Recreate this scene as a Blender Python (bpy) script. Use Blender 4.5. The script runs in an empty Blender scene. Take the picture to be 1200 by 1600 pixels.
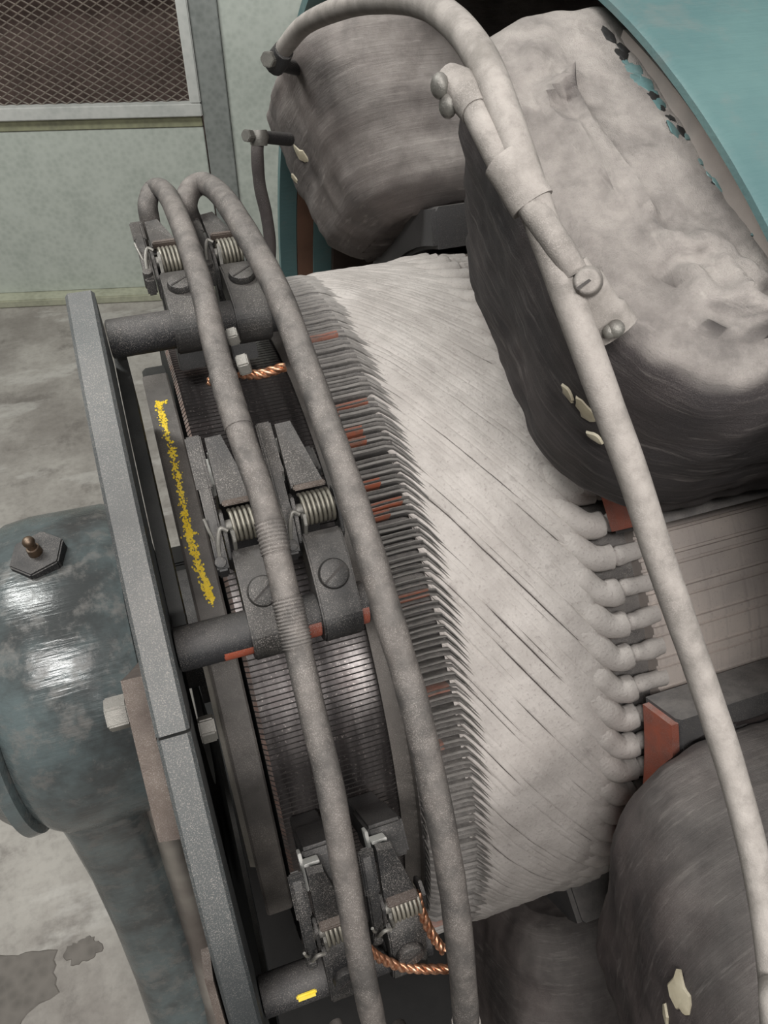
import bpy, bmesh, math, random
from mathutils import Vector, Matrix, noise
random.seed(7)
R = math.radians
sin, cos, pi = math.sin, math.cos, math.pi
SC = bpy.context.scene
COL = SC.collection

# ------------------------------------------------------------------ camera
AXZ = 0.74                       # height of the machine axis over the floor; the axis is world X
CF, CP, CTH, CRO = 1250.863, 0.780012, 0.347435, 0.019977
CAM = Vector((0.0, -0.575870, AXZ + 0.731880))
_fw = Vector((sin(CTH) * cos(CP), cos(CTH) * cos(CP), -sin(CP)))
_rh = Vector((cos(CTH), -sin(CTH), 0))
_uh = _rh.cross(_fw)
_rt = _rh * cos(CRO) + _uh * sin(CRO)
_up = -_rh * sin(CRO) + _uh * cos(CRO)
cam_d = bpy.data.cameras.new('camera')
cam_d.sensor_fit = 'VERTICAL'
cam_d.sensor_height = 32
cam_d.sensor_width = 24
cam_d.lens = 32 * CF / 1600
cam_d.clip_start = 0.02
cam_o = bpy.data.objects.new('camera', cam_d)
COL.objects.link(cam_o)
cam_o.matrix_world = Matrix(((_rt.x, _up.x, -_fw.x, CAM.x), (_rt.y, _up.y, -_fw.y, CAM.y), (_rt.z, _up.z, -_fw.z, CAM.z), (0, 0, 0, 1)))
SC.camera = cam_o

# ------------------------------------------------------------------ light
SC.view_settings.view_transform = 'Standard'
SC.view_settings.look = 'None'
SC.view_settings.gamma = 1
SC.view_settings.exposure = -0.28
SC.view_settings.use_curve_mapping = False
w = bpy.data.worlds.new('world'); SC.world = w; w.use_nodes = True
w.node_tree.nodes['Background'].inputs[0].default_value = (0.97, 1.0, 0.98, 1)
w.node_tree.nodes['Background'].inputs[1].default_value = 0.08

def area(name, loc, target, sx, sy, power, col=(1, 1, 1)):
    l = bpy.data.lights.new(name, 'AREA'); l.shape = 'RECTANGLE'; l.size = sx; l.size_y = sy; l.energy = power; l.color = col
    o = bpy.data.objects.new(name, l); COL.objects.link(o); o.location = loc
    o.rotation_euler = (Vector(target) - Vector(loc)).to_track_quat('-Z', 'Y').to_euler()
    return o
area('ceiling_light', (-0.38, -1.35, 2.65), (0.1, -0.2, 0.9), 0.8, 0.3, 44, (1.0, 0.985, 0.96))
area('ceiling_light', (0.75, -2.4, 2.05), (0.25, -0.25, 0.9), 0.7, 0.3, 36, (1.0, 0.98, 0.95))
area('ceiling_light', (-0.9, 0.7, 2.8), (-0.1, 1.9, 0.3), 1.2, 0.3, 66, (0.98, 1.0, 0.97))

# ------------------------------------------------------------------ pixel helpers (points of the place along a sight line)
def ray(x, y):
    return (_rt * ((x - 600) / CF) + _up * ((800 - y) / CF) + _fw)
def at_cyl(x, y, r):             # on a cylinder about the machine axis
    d = ray(x, y); oy, oz = CAM.y, CAM.z - AXZ
    A = d.y * d.y + d.z * d.z; B = oy * d.y + oz * d.z; C = oy * oy + oz * oz - r * r
    t = (-B - math.sqrt(max(B * B - A * C, 0))) / A
    return CAM + d * t
def at_dist(x, y, k):
    return CAM + ray(x, y).normalized() * k
def at_floor(x, y):
    d = ray(x, y); return CAM + d * (-CAM.z / d.z)
def M(s, phi, r):                # machine cylindrical coordinates -> world
    return Vector((s, -r * sin(R(phi)), AXZ + r * cos(R(phi))))

# ------------------------------------------------------------------ materials
def srgb(r, g, b):
    f = lambda c: (c / 255 / 12.92) if c / 255 <= 0.04045 else ((c / 255 + 0.055) / 1.055) ** 2.4
    return (f(r), f(g), f(b), 1)
class NT:
    def __init__(s, name):
        s.m = bpy.data.materials.new(name); s.m.use_nodes = True
        s.t = s.m.node_tree; s.b = s.t.nodes['Principled BSDF']
    def n(s, kind, **kw):
        o = s.t.nodes.new(kind)
        for k, v in kw.items(): setattr(o, k, v)
        return o
    def l(s, a, b): s.t.links.new(a, b)
    def setv(s, sock, v):
        if isinstance(v, bpy.types.NodeSocket): s.l(v, sock)
        else: sock.default_value = v
    def noise(s, scale, detail=4, rough=0.55, vec=None, stretch=None):
        o = s.n('ShaderNodeTexNoise'); o.inputs['Scale'].default_value = scale; o.inputs['Detail'].default_value = detail; o.inputs['Roughness'].default_value = rough
        if vec is None: vec = s.n('ShaderNodeTexCoord').outputs['Object']
        if stretch:
            mp = s.n('ShaderNodeMapping'); mp.inputs['Scale'].default_value = stretch; s.l(vec, mp.inputs[0]); vec = mp.outputs[0]
        s.l(vec, o.inputs['Vector']); return o.outputs[0]
    def ramp(s, val, lo, hi, a=0.0, b=1.0):
        o = s.n('ShaderNodeMapRange', clamp=True, interpolation_type='SMOOTHSTEP')
        s.l(val, o.inputs[0]); o.inputs[1].default_value = lo; o.inputs[2].default_value = hi; o.inputs[3].default_value = a; o.inputs[4].default_value = b
        return o.outputs[0]
    def math(s, op, a, b=0.0):
        o = s.n('ShaderNodeMath', operation=op); s.setv(o.inputs[0], a); s.setv(o.inputs[1], b); return o.outputs[0]
    def mix(s, f, a, b):
        o = s.n('ShaderNodeMix', data_type='RGBA'); s.setv(o.inputs[0], f); s.setv(o.inputs[6], a); s.setv(o.inputs[7], b); return o.outputs[2]
    def bump(s, h, strength, dist):
        o = s.n('ShaderNodeBump'); o.inputs['Strength'].default_value = strength; o.inputs['Distance'].default_value = dist
        s.l(h, o.inputs['Height'])
        if s.b.inputs['Normal'].is_linked: s.l(s.b.inputs['Normal'].links[0].from_socket, o.inputs['Normal'])
        s.l(o.outputs[0], s.b.inputs['Normal'])
    def fin(s, col, rough=0.7, metal=0.0):
        s.setv(s.b.inputs['Base Color'], col); s.setv(s.b.inputs['Roughness'], rough); s.setv(s.b.inputs['Metallic'], metal); return s.m
    def nz(s):
        g = s.n('ShaderNodeNewGeometry'); x = s.n('ShaderNodeSeparateXYZ'); s.l(g.outputs['Normal'], x.inputs[0]); return x.outputs[2]
    def world(s):
        return s.n('ShaderNodeNewGeometry').outputs['Position']

DUST = srgb(182, 174, 168)
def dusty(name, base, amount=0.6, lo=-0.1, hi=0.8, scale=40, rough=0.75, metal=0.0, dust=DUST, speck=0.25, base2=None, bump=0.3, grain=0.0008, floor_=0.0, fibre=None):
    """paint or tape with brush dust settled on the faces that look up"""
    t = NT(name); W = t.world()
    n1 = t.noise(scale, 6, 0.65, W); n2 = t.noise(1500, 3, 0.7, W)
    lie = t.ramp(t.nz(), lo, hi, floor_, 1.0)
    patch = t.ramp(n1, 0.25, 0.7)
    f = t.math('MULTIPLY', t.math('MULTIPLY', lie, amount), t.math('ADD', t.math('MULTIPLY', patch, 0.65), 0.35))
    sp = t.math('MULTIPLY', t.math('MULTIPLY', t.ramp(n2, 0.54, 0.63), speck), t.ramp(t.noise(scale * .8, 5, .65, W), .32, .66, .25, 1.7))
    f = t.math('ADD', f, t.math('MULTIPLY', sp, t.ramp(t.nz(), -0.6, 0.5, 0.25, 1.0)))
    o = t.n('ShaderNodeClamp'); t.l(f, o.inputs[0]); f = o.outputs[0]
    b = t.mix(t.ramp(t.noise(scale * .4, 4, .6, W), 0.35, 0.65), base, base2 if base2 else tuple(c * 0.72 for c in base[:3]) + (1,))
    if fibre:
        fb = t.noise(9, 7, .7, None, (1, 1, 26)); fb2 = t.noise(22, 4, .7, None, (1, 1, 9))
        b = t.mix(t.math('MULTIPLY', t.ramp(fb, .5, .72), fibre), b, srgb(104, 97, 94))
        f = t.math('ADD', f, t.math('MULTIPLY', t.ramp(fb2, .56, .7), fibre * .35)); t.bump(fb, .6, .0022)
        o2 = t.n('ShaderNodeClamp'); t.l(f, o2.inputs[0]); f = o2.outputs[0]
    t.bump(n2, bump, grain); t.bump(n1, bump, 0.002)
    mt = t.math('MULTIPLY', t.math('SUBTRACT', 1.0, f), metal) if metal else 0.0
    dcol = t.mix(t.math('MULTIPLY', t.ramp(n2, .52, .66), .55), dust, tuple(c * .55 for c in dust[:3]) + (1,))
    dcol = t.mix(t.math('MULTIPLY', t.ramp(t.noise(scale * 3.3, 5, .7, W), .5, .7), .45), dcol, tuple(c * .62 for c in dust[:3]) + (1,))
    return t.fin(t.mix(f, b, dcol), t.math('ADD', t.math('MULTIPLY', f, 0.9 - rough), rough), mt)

MAT = {}
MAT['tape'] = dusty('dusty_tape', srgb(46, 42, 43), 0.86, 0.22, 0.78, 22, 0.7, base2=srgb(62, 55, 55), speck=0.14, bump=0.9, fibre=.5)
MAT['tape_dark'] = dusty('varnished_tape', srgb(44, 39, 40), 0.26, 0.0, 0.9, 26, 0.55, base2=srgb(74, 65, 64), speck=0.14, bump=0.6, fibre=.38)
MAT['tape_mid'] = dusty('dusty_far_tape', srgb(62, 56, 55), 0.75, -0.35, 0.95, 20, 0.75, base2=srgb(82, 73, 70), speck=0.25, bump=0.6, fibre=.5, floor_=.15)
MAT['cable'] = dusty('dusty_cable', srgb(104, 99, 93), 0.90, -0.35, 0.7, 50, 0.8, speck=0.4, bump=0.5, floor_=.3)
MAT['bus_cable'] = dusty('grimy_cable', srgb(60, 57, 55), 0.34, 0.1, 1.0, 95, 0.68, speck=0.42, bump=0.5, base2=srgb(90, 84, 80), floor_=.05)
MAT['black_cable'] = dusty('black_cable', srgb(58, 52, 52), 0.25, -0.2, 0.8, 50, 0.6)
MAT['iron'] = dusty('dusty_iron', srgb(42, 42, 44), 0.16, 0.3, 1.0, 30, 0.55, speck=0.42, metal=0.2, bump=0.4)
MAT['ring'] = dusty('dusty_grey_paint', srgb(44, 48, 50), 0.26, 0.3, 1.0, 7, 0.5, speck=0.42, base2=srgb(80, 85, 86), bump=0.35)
MAT['ring_green'] = dusty('shade_dark_green_paint', srgb(20, 23, 23), 0.05, -0.1, 1.0, 26, 0.6, speck=0.04)  # green paint taken near black, holding the shade of the ring gap
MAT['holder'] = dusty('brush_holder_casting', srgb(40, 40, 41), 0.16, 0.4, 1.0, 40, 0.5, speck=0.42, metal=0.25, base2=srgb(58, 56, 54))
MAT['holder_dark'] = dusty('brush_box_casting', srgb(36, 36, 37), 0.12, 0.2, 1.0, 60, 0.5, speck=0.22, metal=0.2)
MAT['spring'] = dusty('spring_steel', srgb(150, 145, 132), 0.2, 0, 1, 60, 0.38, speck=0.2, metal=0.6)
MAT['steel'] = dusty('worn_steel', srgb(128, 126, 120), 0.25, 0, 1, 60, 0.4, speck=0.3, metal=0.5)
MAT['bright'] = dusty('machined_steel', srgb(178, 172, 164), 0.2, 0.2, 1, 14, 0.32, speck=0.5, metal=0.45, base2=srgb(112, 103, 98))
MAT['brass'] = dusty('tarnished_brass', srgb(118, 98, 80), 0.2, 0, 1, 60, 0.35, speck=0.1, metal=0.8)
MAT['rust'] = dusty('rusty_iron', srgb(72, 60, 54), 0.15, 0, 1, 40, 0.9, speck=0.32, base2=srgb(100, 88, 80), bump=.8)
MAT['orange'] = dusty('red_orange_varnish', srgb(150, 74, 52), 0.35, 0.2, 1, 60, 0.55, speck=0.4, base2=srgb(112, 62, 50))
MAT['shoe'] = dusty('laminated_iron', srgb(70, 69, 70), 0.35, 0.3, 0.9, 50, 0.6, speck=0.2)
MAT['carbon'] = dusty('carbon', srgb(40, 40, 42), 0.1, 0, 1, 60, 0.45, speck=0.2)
MAT['white'] = dusty('painted_glint', srgb(205, 203, 198), 0.2, 0, 1, 60, 0.6, speck=0.1)  # white stands in for highlights on the brush box edges
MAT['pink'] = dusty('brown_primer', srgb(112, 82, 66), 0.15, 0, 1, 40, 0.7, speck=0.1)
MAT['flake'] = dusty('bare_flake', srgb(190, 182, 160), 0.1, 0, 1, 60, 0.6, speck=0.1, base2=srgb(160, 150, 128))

def teal(name, c1, c2, sc, dustam, rough):
    t = NT(name); W = t.world()
    n = t.noise(sc, 6, .65, W); br = t.noise(30, 3, .5, W, (1.0, 9.0, 9.0))
    c = t.mix(t.ramp(n, .35, .68), c1, c2)
    d = t.math('MULTIPLY', t.ramp(t.noise(sc * 3.1, 6, .7, W), .48, .7), dustam)
    c = t.mix(d, c, srgb(120, 116, 112))
    t.bump(br, .25, .002); t.bump(n, .25, .003)
    return t.fin(c, t.math('ADD', rough, t.math('MULTIPLY', d, .35)))
MAT['teal'] = teal('teal_enamel', srgb(84, 112, 113), srgb(96, 124, 123), 6, .3, .45)
MAT['teal_dirty'] = teal('oily_teal_enamel', srgb(94, 104, 105), srgb(66, 68, 68), 13, .6, .22)
MAT['shade_chip'] = dusty('shade_and_chip_black', srgb(17, 16, 16), .02, .3, 1, 20, .7, speck=.0)  # near black: shade under the machine as colour, also the dark chips
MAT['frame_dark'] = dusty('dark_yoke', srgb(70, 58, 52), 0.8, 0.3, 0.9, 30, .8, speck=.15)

def galv(name, c1, c2, rough=.5):
    t = NT(name); W = t.world()
    v = t.n('ShaderNodeTexVoronoi'); v.inputs['Scale'].default_value = 60; t.l(W, v.inputs['Vector'])
    f = t.math('ADD', t.math('MULTIPLY', v.outputs['Distance'], .3), t.math('MULTIPLY', t.noise(9, 7, .65, W), .8))
    return t.fin(t.mix(t.ramp(f, .25, .75), c1, c2), rough, .15)
MAT['galv'] = galv('galvanized_sheet', srgb(168, 174, 166), srgb(190, 195, 187))
MAT['galv_dark'] = galv('weathered_galvanized', srgb(112, 116, 113), srgb(140, 143, 140))
MAT['frame_grey'] = galv('grey_frame', srgb(178, 180, 176), srgb(198, 198, 194))
MAT['olive'] = galv('stained_shadow_flange', srgb(124, 124, 104), srgb(150, 150, 122))  # olive tone holds the shadow under the guard frame and a yellow stain
MAT['curb'] = galv('pale_curb', srgb(150, 150, 132), srgb(176, 176, 156))
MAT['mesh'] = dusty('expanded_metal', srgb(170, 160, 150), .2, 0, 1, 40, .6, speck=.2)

def floor_mat():
    t = NT('stained_concrete'); W = t.world()
    a = t.noise(2.2, 8, .68, W); b = t.noise(7, 8, .7, W); c = t.noise(60, 4, .6, W); e = t.noise(3.1, 5, .6, W, (1, 2.5, 1))
    col = t.mix(t.ramp(a, .35, .65), srgb(128, 122, 116), srgb(170, 165, 158))
    col = t.mix(t.math('MULTIPLY', t.ramp(b, .52, .66), .55), col, srgb(96, 90, 85))
    col = t.mix(t.math('MULTIPLY', t.ramp(e, .56, .64), .5), col, srgb(188, 184, 178))
    col = t.mix(t.math('MULTIPLY', t.ramp(c, .4, .8), .25), col, srgb(86, 82, 78))
    t.bump(b, .3, .004)
    return t.fin(col, .75)
MAT['floor'] = floor_mat()
MAT['wall'] = galv('dark_brown_wall', srgb(96, 82, 76), srgb(132, 112, 106), .9)
MAT['stain'] = galv('oil_stain', srgb(86, 81, 76), srgb(112, 106, 100), .7)

def rotor_dust():
    """brush dust caked on the winding; 'gap' marks the cracks where dark tape is bare"""
    t = NT('caked_brush_dust'); W = t.n('ShaderNodeTexCoord').outputs['Object']
    a = t.n('ShaderNodeAttribute', attribute_name='gap'); 
    n1 = t.noise(26, 6, .65, W); n2 = t.noise(420, 3, .6, W); n3 = t.noise(70, 5, .6, W)
    col = t.mix(t.ramp(n1, .3, .7), srgb(166, 159, 154), srgb(186, 179, 174))
    col = t.mix(t.math('MULTIPLY', t.ramp(n2, .56, .72), .45), col, srgb(128, 120, 116))
    col = t.mix(t.math('MULTIPLY', t.ramp(n3, .62, .72), .35), col, srgb(136, 128, 124))
    col = t.mix(t.ramp(t.math('ADD', a.outputs['Fac'], t.math('MULTIPLY', t.math('SUBTRACT', n3, .5), .5)), .2, .62), col, srgb(66, 60, 58))
    t.bump(n2, .5, .0012); t.bump(n3, .3, .002)
    return t.fin(col, .92)
MAT['rotor'] = rotor_dust()
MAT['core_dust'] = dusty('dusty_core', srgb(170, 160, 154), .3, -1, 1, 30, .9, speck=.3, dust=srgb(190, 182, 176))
def core_mat():
    t = NT('laminated_core_dust'); W = t.n('ShaderNodeTexCoord').outputs['Object']
    lam = t.noise(300, 2, .5, W, (1, .02, .02)); n1 = t.noise(18, 5, .6, W); n2 = t.noise(400, 3, .6, W)
    col = t.mix(t.ramp(n1, .3, .7), srgb(168, 158, 152), srgb(188, 176, 168))
    col = t.mix(t.math('MULTIPLY', t.ramp(lam, .5, .75), .3), col, srgb(128, 120, 116))
    col = t.mix(t.math('MULTIPLY', t.ramp(n2, .58, .72), .3), col, srgb(124, 116, 112))
    t.bump(n2, .3, .001)
    return t.fin(col, .9)
MAT['core'] = core_mat()
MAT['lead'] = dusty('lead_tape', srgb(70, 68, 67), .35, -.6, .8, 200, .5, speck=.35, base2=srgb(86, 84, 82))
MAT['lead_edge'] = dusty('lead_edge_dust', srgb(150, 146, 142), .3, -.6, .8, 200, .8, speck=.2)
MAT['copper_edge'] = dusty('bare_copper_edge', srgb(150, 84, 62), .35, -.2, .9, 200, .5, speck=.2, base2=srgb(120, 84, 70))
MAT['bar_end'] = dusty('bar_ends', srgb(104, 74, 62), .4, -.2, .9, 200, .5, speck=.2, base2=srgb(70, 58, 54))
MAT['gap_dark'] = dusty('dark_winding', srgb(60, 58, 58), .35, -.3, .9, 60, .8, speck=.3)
def comm_mat():
    t = NT('commutator_copper'); W = t.n('ShaderNodeTexCoord').outputs['Object']
    band = t.noise(70, 3, .6, W, (1, .06, .06)); n = t.noise(30, 5, .6, W); sp = t.noise(500, 2, .5, W)
    col = t.mix(t.ramp(band, .35, .68), srgb(58, 54, 54), srgb(100, 95, 94))
    col = t.mix(t.math('MULTIPLY', t.ramp(n, .5, .7), .45), col, srgb(60, 50, 49))
    col = t.mix(t.math('MULTIPLY', t.ramp(sp, .62, .72), .4), col, srgb(170, 160, 155))
    return t.fin(col, t.ramp(n, .3, .7, .20, .36), .68)
MAT['comm'] = comm_mat()
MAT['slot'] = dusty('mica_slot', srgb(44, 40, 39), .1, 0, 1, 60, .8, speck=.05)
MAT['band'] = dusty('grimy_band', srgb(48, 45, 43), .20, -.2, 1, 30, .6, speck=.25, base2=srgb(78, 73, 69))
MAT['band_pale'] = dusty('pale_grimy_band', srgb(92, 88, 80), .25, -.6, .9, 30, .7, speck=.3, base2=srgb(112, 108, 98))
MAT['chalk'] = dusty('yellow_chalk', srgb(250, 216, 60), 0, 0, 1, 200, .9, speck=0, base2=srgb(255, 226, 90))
def copper_mat():
    t = NT('copper_braid'); W = t.world()
    n = t.noise(300, 3, .6, W)
    return t.fin(t.mix(t.ramp(n, .35, .7), srgb(168, 112, 82), srgb(232, 182, 150)), .38, .85)
MAT['copper'] = copper_mat()

# ------------------------------------------------------------------ mesh builders
def mesh_obj(name, verts, faces, mat, parent=None, smooth=35, mats=None, fm=None):
    me = bpy.data.meshes.new(name)
    me.from_pydata([tuple(v) for v in verts], [], faces)
    for m in (mats or [mat]): me.materials.append(MAT[m])
    if fm: me.polygons.foreach_set('material_index', fm)
    me.validate()
    bm = bmesh.new(); bm.from_mesh(me); bmesh.ops.recalc_face_normals(bm, faces=bm.faces); bm.to_mesh(me); bm.free()
    if smooth:
        me.polygons.foreach_set('use_smooth', [True] * len(me.polygons))
        if smooth < 180: me.set_sharp_from_angle(angle=R(smooth))
    o = bpy.data.objects.new(name, me); COL.objects.link(o)
    if parent: o.parent = parent
    return o

class MB:
    """collects shapes into one mesh"""
    def __init__(s, tf=None): s.v = []; s.f = []; s.tf = tf
    def add(s, vs, fs):
        k = len(s.v); s.v += [Vector(v) for v in vs]; s.f += [tuple(i + k for i in f) for f in fs]; return s
    def build(s, name, mat, parent=None, off=None, smooth=35):
        v = s.v if off is None else [p - off for p in s.v]
        return mesh_obj(name, v, s.f, mat, parent, smooth)
    def box(s, c, size, m=None, bev=0.0):
        bm = bmesh.new(); bmesh.ops.create_cube(bm, size=1)
        for v in bm.verts: v.co = Vector((v.co.x * size[0], v.co.y * size[1], v.co.z * size[2]))
        if bev: bmesh.ops.bevel(bm, geom=list(bm.edges), offset=bev, segments=2, affect='EDGES')
        return s._bm(bm, Matrix.Translation(c) @ (m.to_4x4() if m else Matrix()))
    def _bm(s, bm, mx):
        bm.verts.ensure_lookup_table(); bm.verts.index_update()
        s.add([mx @ v.co for v in bm.verts], [[v.index for v in f.verts] for f in bm.faces]); bm.free(); return s
    def prism(s, poly, axis_mx, depth, bev=0.0):
        """polygon (x,y) extruded along local z by depth, bevelled, then placed by axis_mx"""
        bm = bmesh.new(); vs = [bm.verts.new((x, y, 0)) for x, y in poly]
        f = bm.faces.new(vs); r = bmesh.ops.extrude_face_region(bm, geom=[f])
        for e in r['geom']:
            if isinstance(e, bmesh.types.BMVert): e.co.z += depth
        bmesh.ops.recalc_face_normals(bm, faces=bm.faces)
        if bev: bmesh.ops.bevel(bm, geom=list(bm.edges), offset=bev, segments=2, affect='EDGES')
        return s._bm(bm, axis_mx)
    def tube(s, pts, rad, n=12, cap=True, flat=None, up=None, twist=None):
        """swept round (or flattened) section; rad number or list"""
        pts = [Vector(p) for p in pts]; N = len(pts)
        rads = rad if isinstance(rad, (list, tuple)) else [rad] * N
        tn = [(pts[min(i + 1, N - 1)] - pts[max(i - 1, 0)]).normalized() for i in range(N)]
        u = Vector(up) if up else (Vector((0, 0, 1)) if abs(tn[0].z) < .9 else Vector((1, 0, 0)))
        vs = []; fs = []
        for i in range(N):
            u = (u - tn[i] * u.dot(tn[i])).normalized(); w_ = tn[i].cross(u)
            for k in range(n):
                a = 2 * pi * k / n
                fa, fb = flat if flat else (1, 1)
                rr = rads[i] * (twist(i, a) if twist else 1)
                vs.append(pts[i] + u * (rr * cos(a) * fa) + w_ * (rr * sin(a) * fb))
        for i in range(N - 1):
            for k in range(n):
                a = i * n + k; b = i * n + (k + 1) % n; fs.append((a, b, b + n, a + n))
        if cap: fs.append(tuple(range(n))[::-1]); fs.append(tuple(range((N - 1) * n, N * n)))
        return s.add(vs, fs)
    def cyl(s, a, b, r1, r2=None, n=24, bev=0.0):
        a = Vector(a); b = Vector(b); r2 = r1 if r2 is None else r2; d = (b - a)
        if bev: e = d.normalized() * bev; return s.tube([a, a + e * .3, a + e, b - e, b - e * .3, b], [r1 - bev, r1 - bev * .3, r1, r2, r2 - bev * .3, r2 - bev], n)
        return s.tube([a, b], [r1, r2], n)
    def lathe(s, prof, p0=0, p1=360, n=96, cap=True):
        """profile [(s, r)] about the machine axis (x); angles phi"""
        full = abs(p1 - p0) >= 360; cnt = n if full else n + 1; k = len(prof); vs = []; fs = []
        for i in range(cnt):
            a = R(p0 + (p1 - p0) * i / n)
            for (x, r) in prof: vs.append((x, -r * sin(a), r * cos(a)))
        for i in range(n):
            j = (i + 1) % cnt
            for q in range(k if cap == 'closed' else k - 1):
                q2 = (q + 1) % k
                fs.append((i * k + q, i * k + q2, j * k + q2, j * k + q))
        if not full and cap == 'closed': fs.append(tuple(range(k))); fs.append(tuple(range(n * k, n * k + k))[::-1])
        return s.add(vs, fs)
    def sphere(s, c, r, sq=(1, 1, 1), n=16):
        bm = bmesh.new(); bmesh.ops.create_uvsphere(bm, u_segments=n, v_segments=n // 2, radius=r)
        return s._bm(bm, Matrix.Translation(c) @ Matrix.Diagonal((*sq, 1)))
    def hexn(s, c, axis, r, h, hole=0, bev=.0008, rot=0, sides=6):
        q = Vector(axis).to_track_quat('Z', 'Y').to_matrix().to_4x4()
        poly = [(r * cos(rot + 2 * pi * k / sides), r * sin(rot + 2 * pi * k / sides)) for k in range(sides)]
        return s.prism(poly, Matrix.Translation(c) @ q, h, bev)

def smooth_path(pts, per=8):
    pts = [Vector(p) for p in pts]; out = []
    P = [2 * pts[0] - pts[1]] + pts + [2 * pts[-1] - pts[-2]]
    for i in range(1, len(P) - 2):
        a, b, c, d = P[i - 1:i + 3]
        for k in range(per):
            t = k / per
            out.append(.5 * ((2 * b) + (c - a) * t + (2 * a - 5 * b + 4 * c - d) * t * t + (3 * b - a - 3 * c + d) * t ** 3))
    out.append(P[-2]); return out

def tag(o, label, cat, group=None, kind=None):
    o['label'] = label; o['category'] = cat
    if group: o['group'] = group
    if kind: o['kind'] = kind
    return o
def thing(name, label, cat, loc=(0, 0, 0), rot=(0, 0, 0), group=None):
    o = bpy.data.objects.new(name, None); COL.objects.link(o); o.empty_display_size = .05
    o.location = loc; o.rotation_euler = rot
    return tag(o, label, cat, group)
def struct(o): o['kind'] = 'structure'; return o
def copy_tree(src, label=None):
    """a copy of a thing with copies of its parts and sub-parts"""
    r = src.copy(); COL.objects.link(r)
    if label: r['label'] = label
    def rec(a, b):
        for ch in a.children:
            c = ch.copy(); COL.objects.link(c); c.parent = b; rec(ch, c)
    rec(src, r); return r
AX = Vector((0, 0, AXZ))

# ------------------------------------------------------------------ the room
o = MB().box((0.6, .4, -.05), (9, 8, .1)).build('floor', 'floor', smooth=0); struct(o)
wA = at_floor(0, 470); wB = at_floor(330, 455)
wd = Vector((wB.x - wA.x, wB.y - wA.y, 0)).normalized(); wn = Vector((wd.y, -wd.x, 0))   # wn looks back to the camera
WM = Matrix(((wd.x, wn.x, 0, wA.x), (wd.y, wn.y, 0, wA.y), (0, 0, 1, 0), (0, 0, 0, 1)))    # wall frame: x along, y out towards the room, z up
wrot = math.atan2(wd.y, wd.x)
def wbox(mb, x0, x1, y0, y1, z0, z1, bev=.002):      # in wall-local coordinates (parent carries WM)
    return mb.box(((x0 + x1) / 2, (y0 + y1) / 2, (z0 + z1) / 2), (x1 - x0, y1 - y0, z1 - z0), None, bev)
def wall_thing(name, label, cat, group=None):
    o = bpy.data.objects.new(name, None); COL.objects.link(o); o.matrix_world = WM @ Matrix.Diagonal((1, 1, 1, 1)); return tag(o, label, cat, group)
# WM has y towards the room: a left-handed frame, so mirror by building with -y
WM = Matrix(((wd.x, -wn.x, 0, wA.x), (wd.y, -wn.y, 0, wA.y), (0, 0, 1, 0), (0, 0, 0, 1)))
b = MB(); wbox(b, -2.2, 3.6, .55, .65, 0, 3.2)
o = b.build('wall_back', 'wall', smooth=0); o.matrix_world = WM; struct(o)
b = MB(); wbox(b, -2.2, 3.2, -.055, .05, 0, .028, .004)
o = b.build('trim_1', 'curb', smooth=0); o.matrix_world = WM; struct(o)
# sheet below the mesh
t = wall_thing('galvanized_panel', 'plain galvanized sheet panel under the expanded metal guard', 'panel')
b = MB(); wbox(b, -1.6, .785, 0, .012, .028, .565); b.build('sheet', 'galv', t, smooth=0)
b = MB(); wbox(b, -1.6, .785, -.004, .02, .565, .600); b.build('top_flange', 'olive', t, smooth=0)
# mesh guard
t = wall_thing('mesh_guard', 'grey framed expanded metal guard in the far wall enclosure', 'guard')
for (x0, x1, z0, z1) in ((-1.6, .79, .600, .638), (.757, .79, .638, 1.5), (-1.6, .757, 1.46, 1.5)):
    b = MB(); wbox(b, x0, x1, -.022, .012, z0, z1, .003); b.build('frame_rail', 'frame_grey', t, smooth=0)
b = MB(); CW, CH = .0365, .0108
x0m, x1m, z0m, z1m = -1.6, .757, .638, 1.46
nx = int((x1m - x0m) / CW) + 1; nz_ = int((z1m - z0m) / CH)
for r_ in range(nz_):
    zc = z0m + CH * (r_ + .5)
    for sg in (1,):
        vs = []; fs = []
        for k in range(nx * 2 + 1):
            x = x1m - k * CW / 2
            ph = (k + r_) % 2
            z = zc + (CH / 2 if ph else -CH / 2)
            wz = .0021
            vs += [(x, .002, z - wz), (x, -.002, z + wz), (x, .006, z + wz * .6)]
        for k in range(nx * 2):
            a = k * 3; c = a + 3
            fs += [(a, a + 1, c + 1, c), (a + 1, a + 2, c + 2, c + 1), (a + 2, a, c, c + 2)]
        b.add(vs, fs)
b.build('expanded_mesh', 'mesh', t, smooth=0)
t = wall_thing('steel_post', 'dark grey steel post between the mesh guard and the right sheet', 'post')
b = MB(); wbox(b, .7905, .871, -.012, .05, .028, 2.2); b.build('post_face', 'galv_dark', t, smooth=0)
t = wall_thing('galvanized_panel', 'tall galvanized sheet panel right of the dark post', 'panel')
b = MB(); wbox(b, .872, 2.6, 0, .012, .028, 2.2); b.build('sheet', 'galv', t, smooth=0)
# dim things behind the mesh
t = wall_thing('duct', 'dim brown duct half seen behind the expanded metal guard', 'duct')
b = MB(); b.cyl((-.9, .42, .9), (1.0, .42, 1.05), .10, .10, 20, .01); b.build('duct_tube', 'wall', t)

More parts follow.
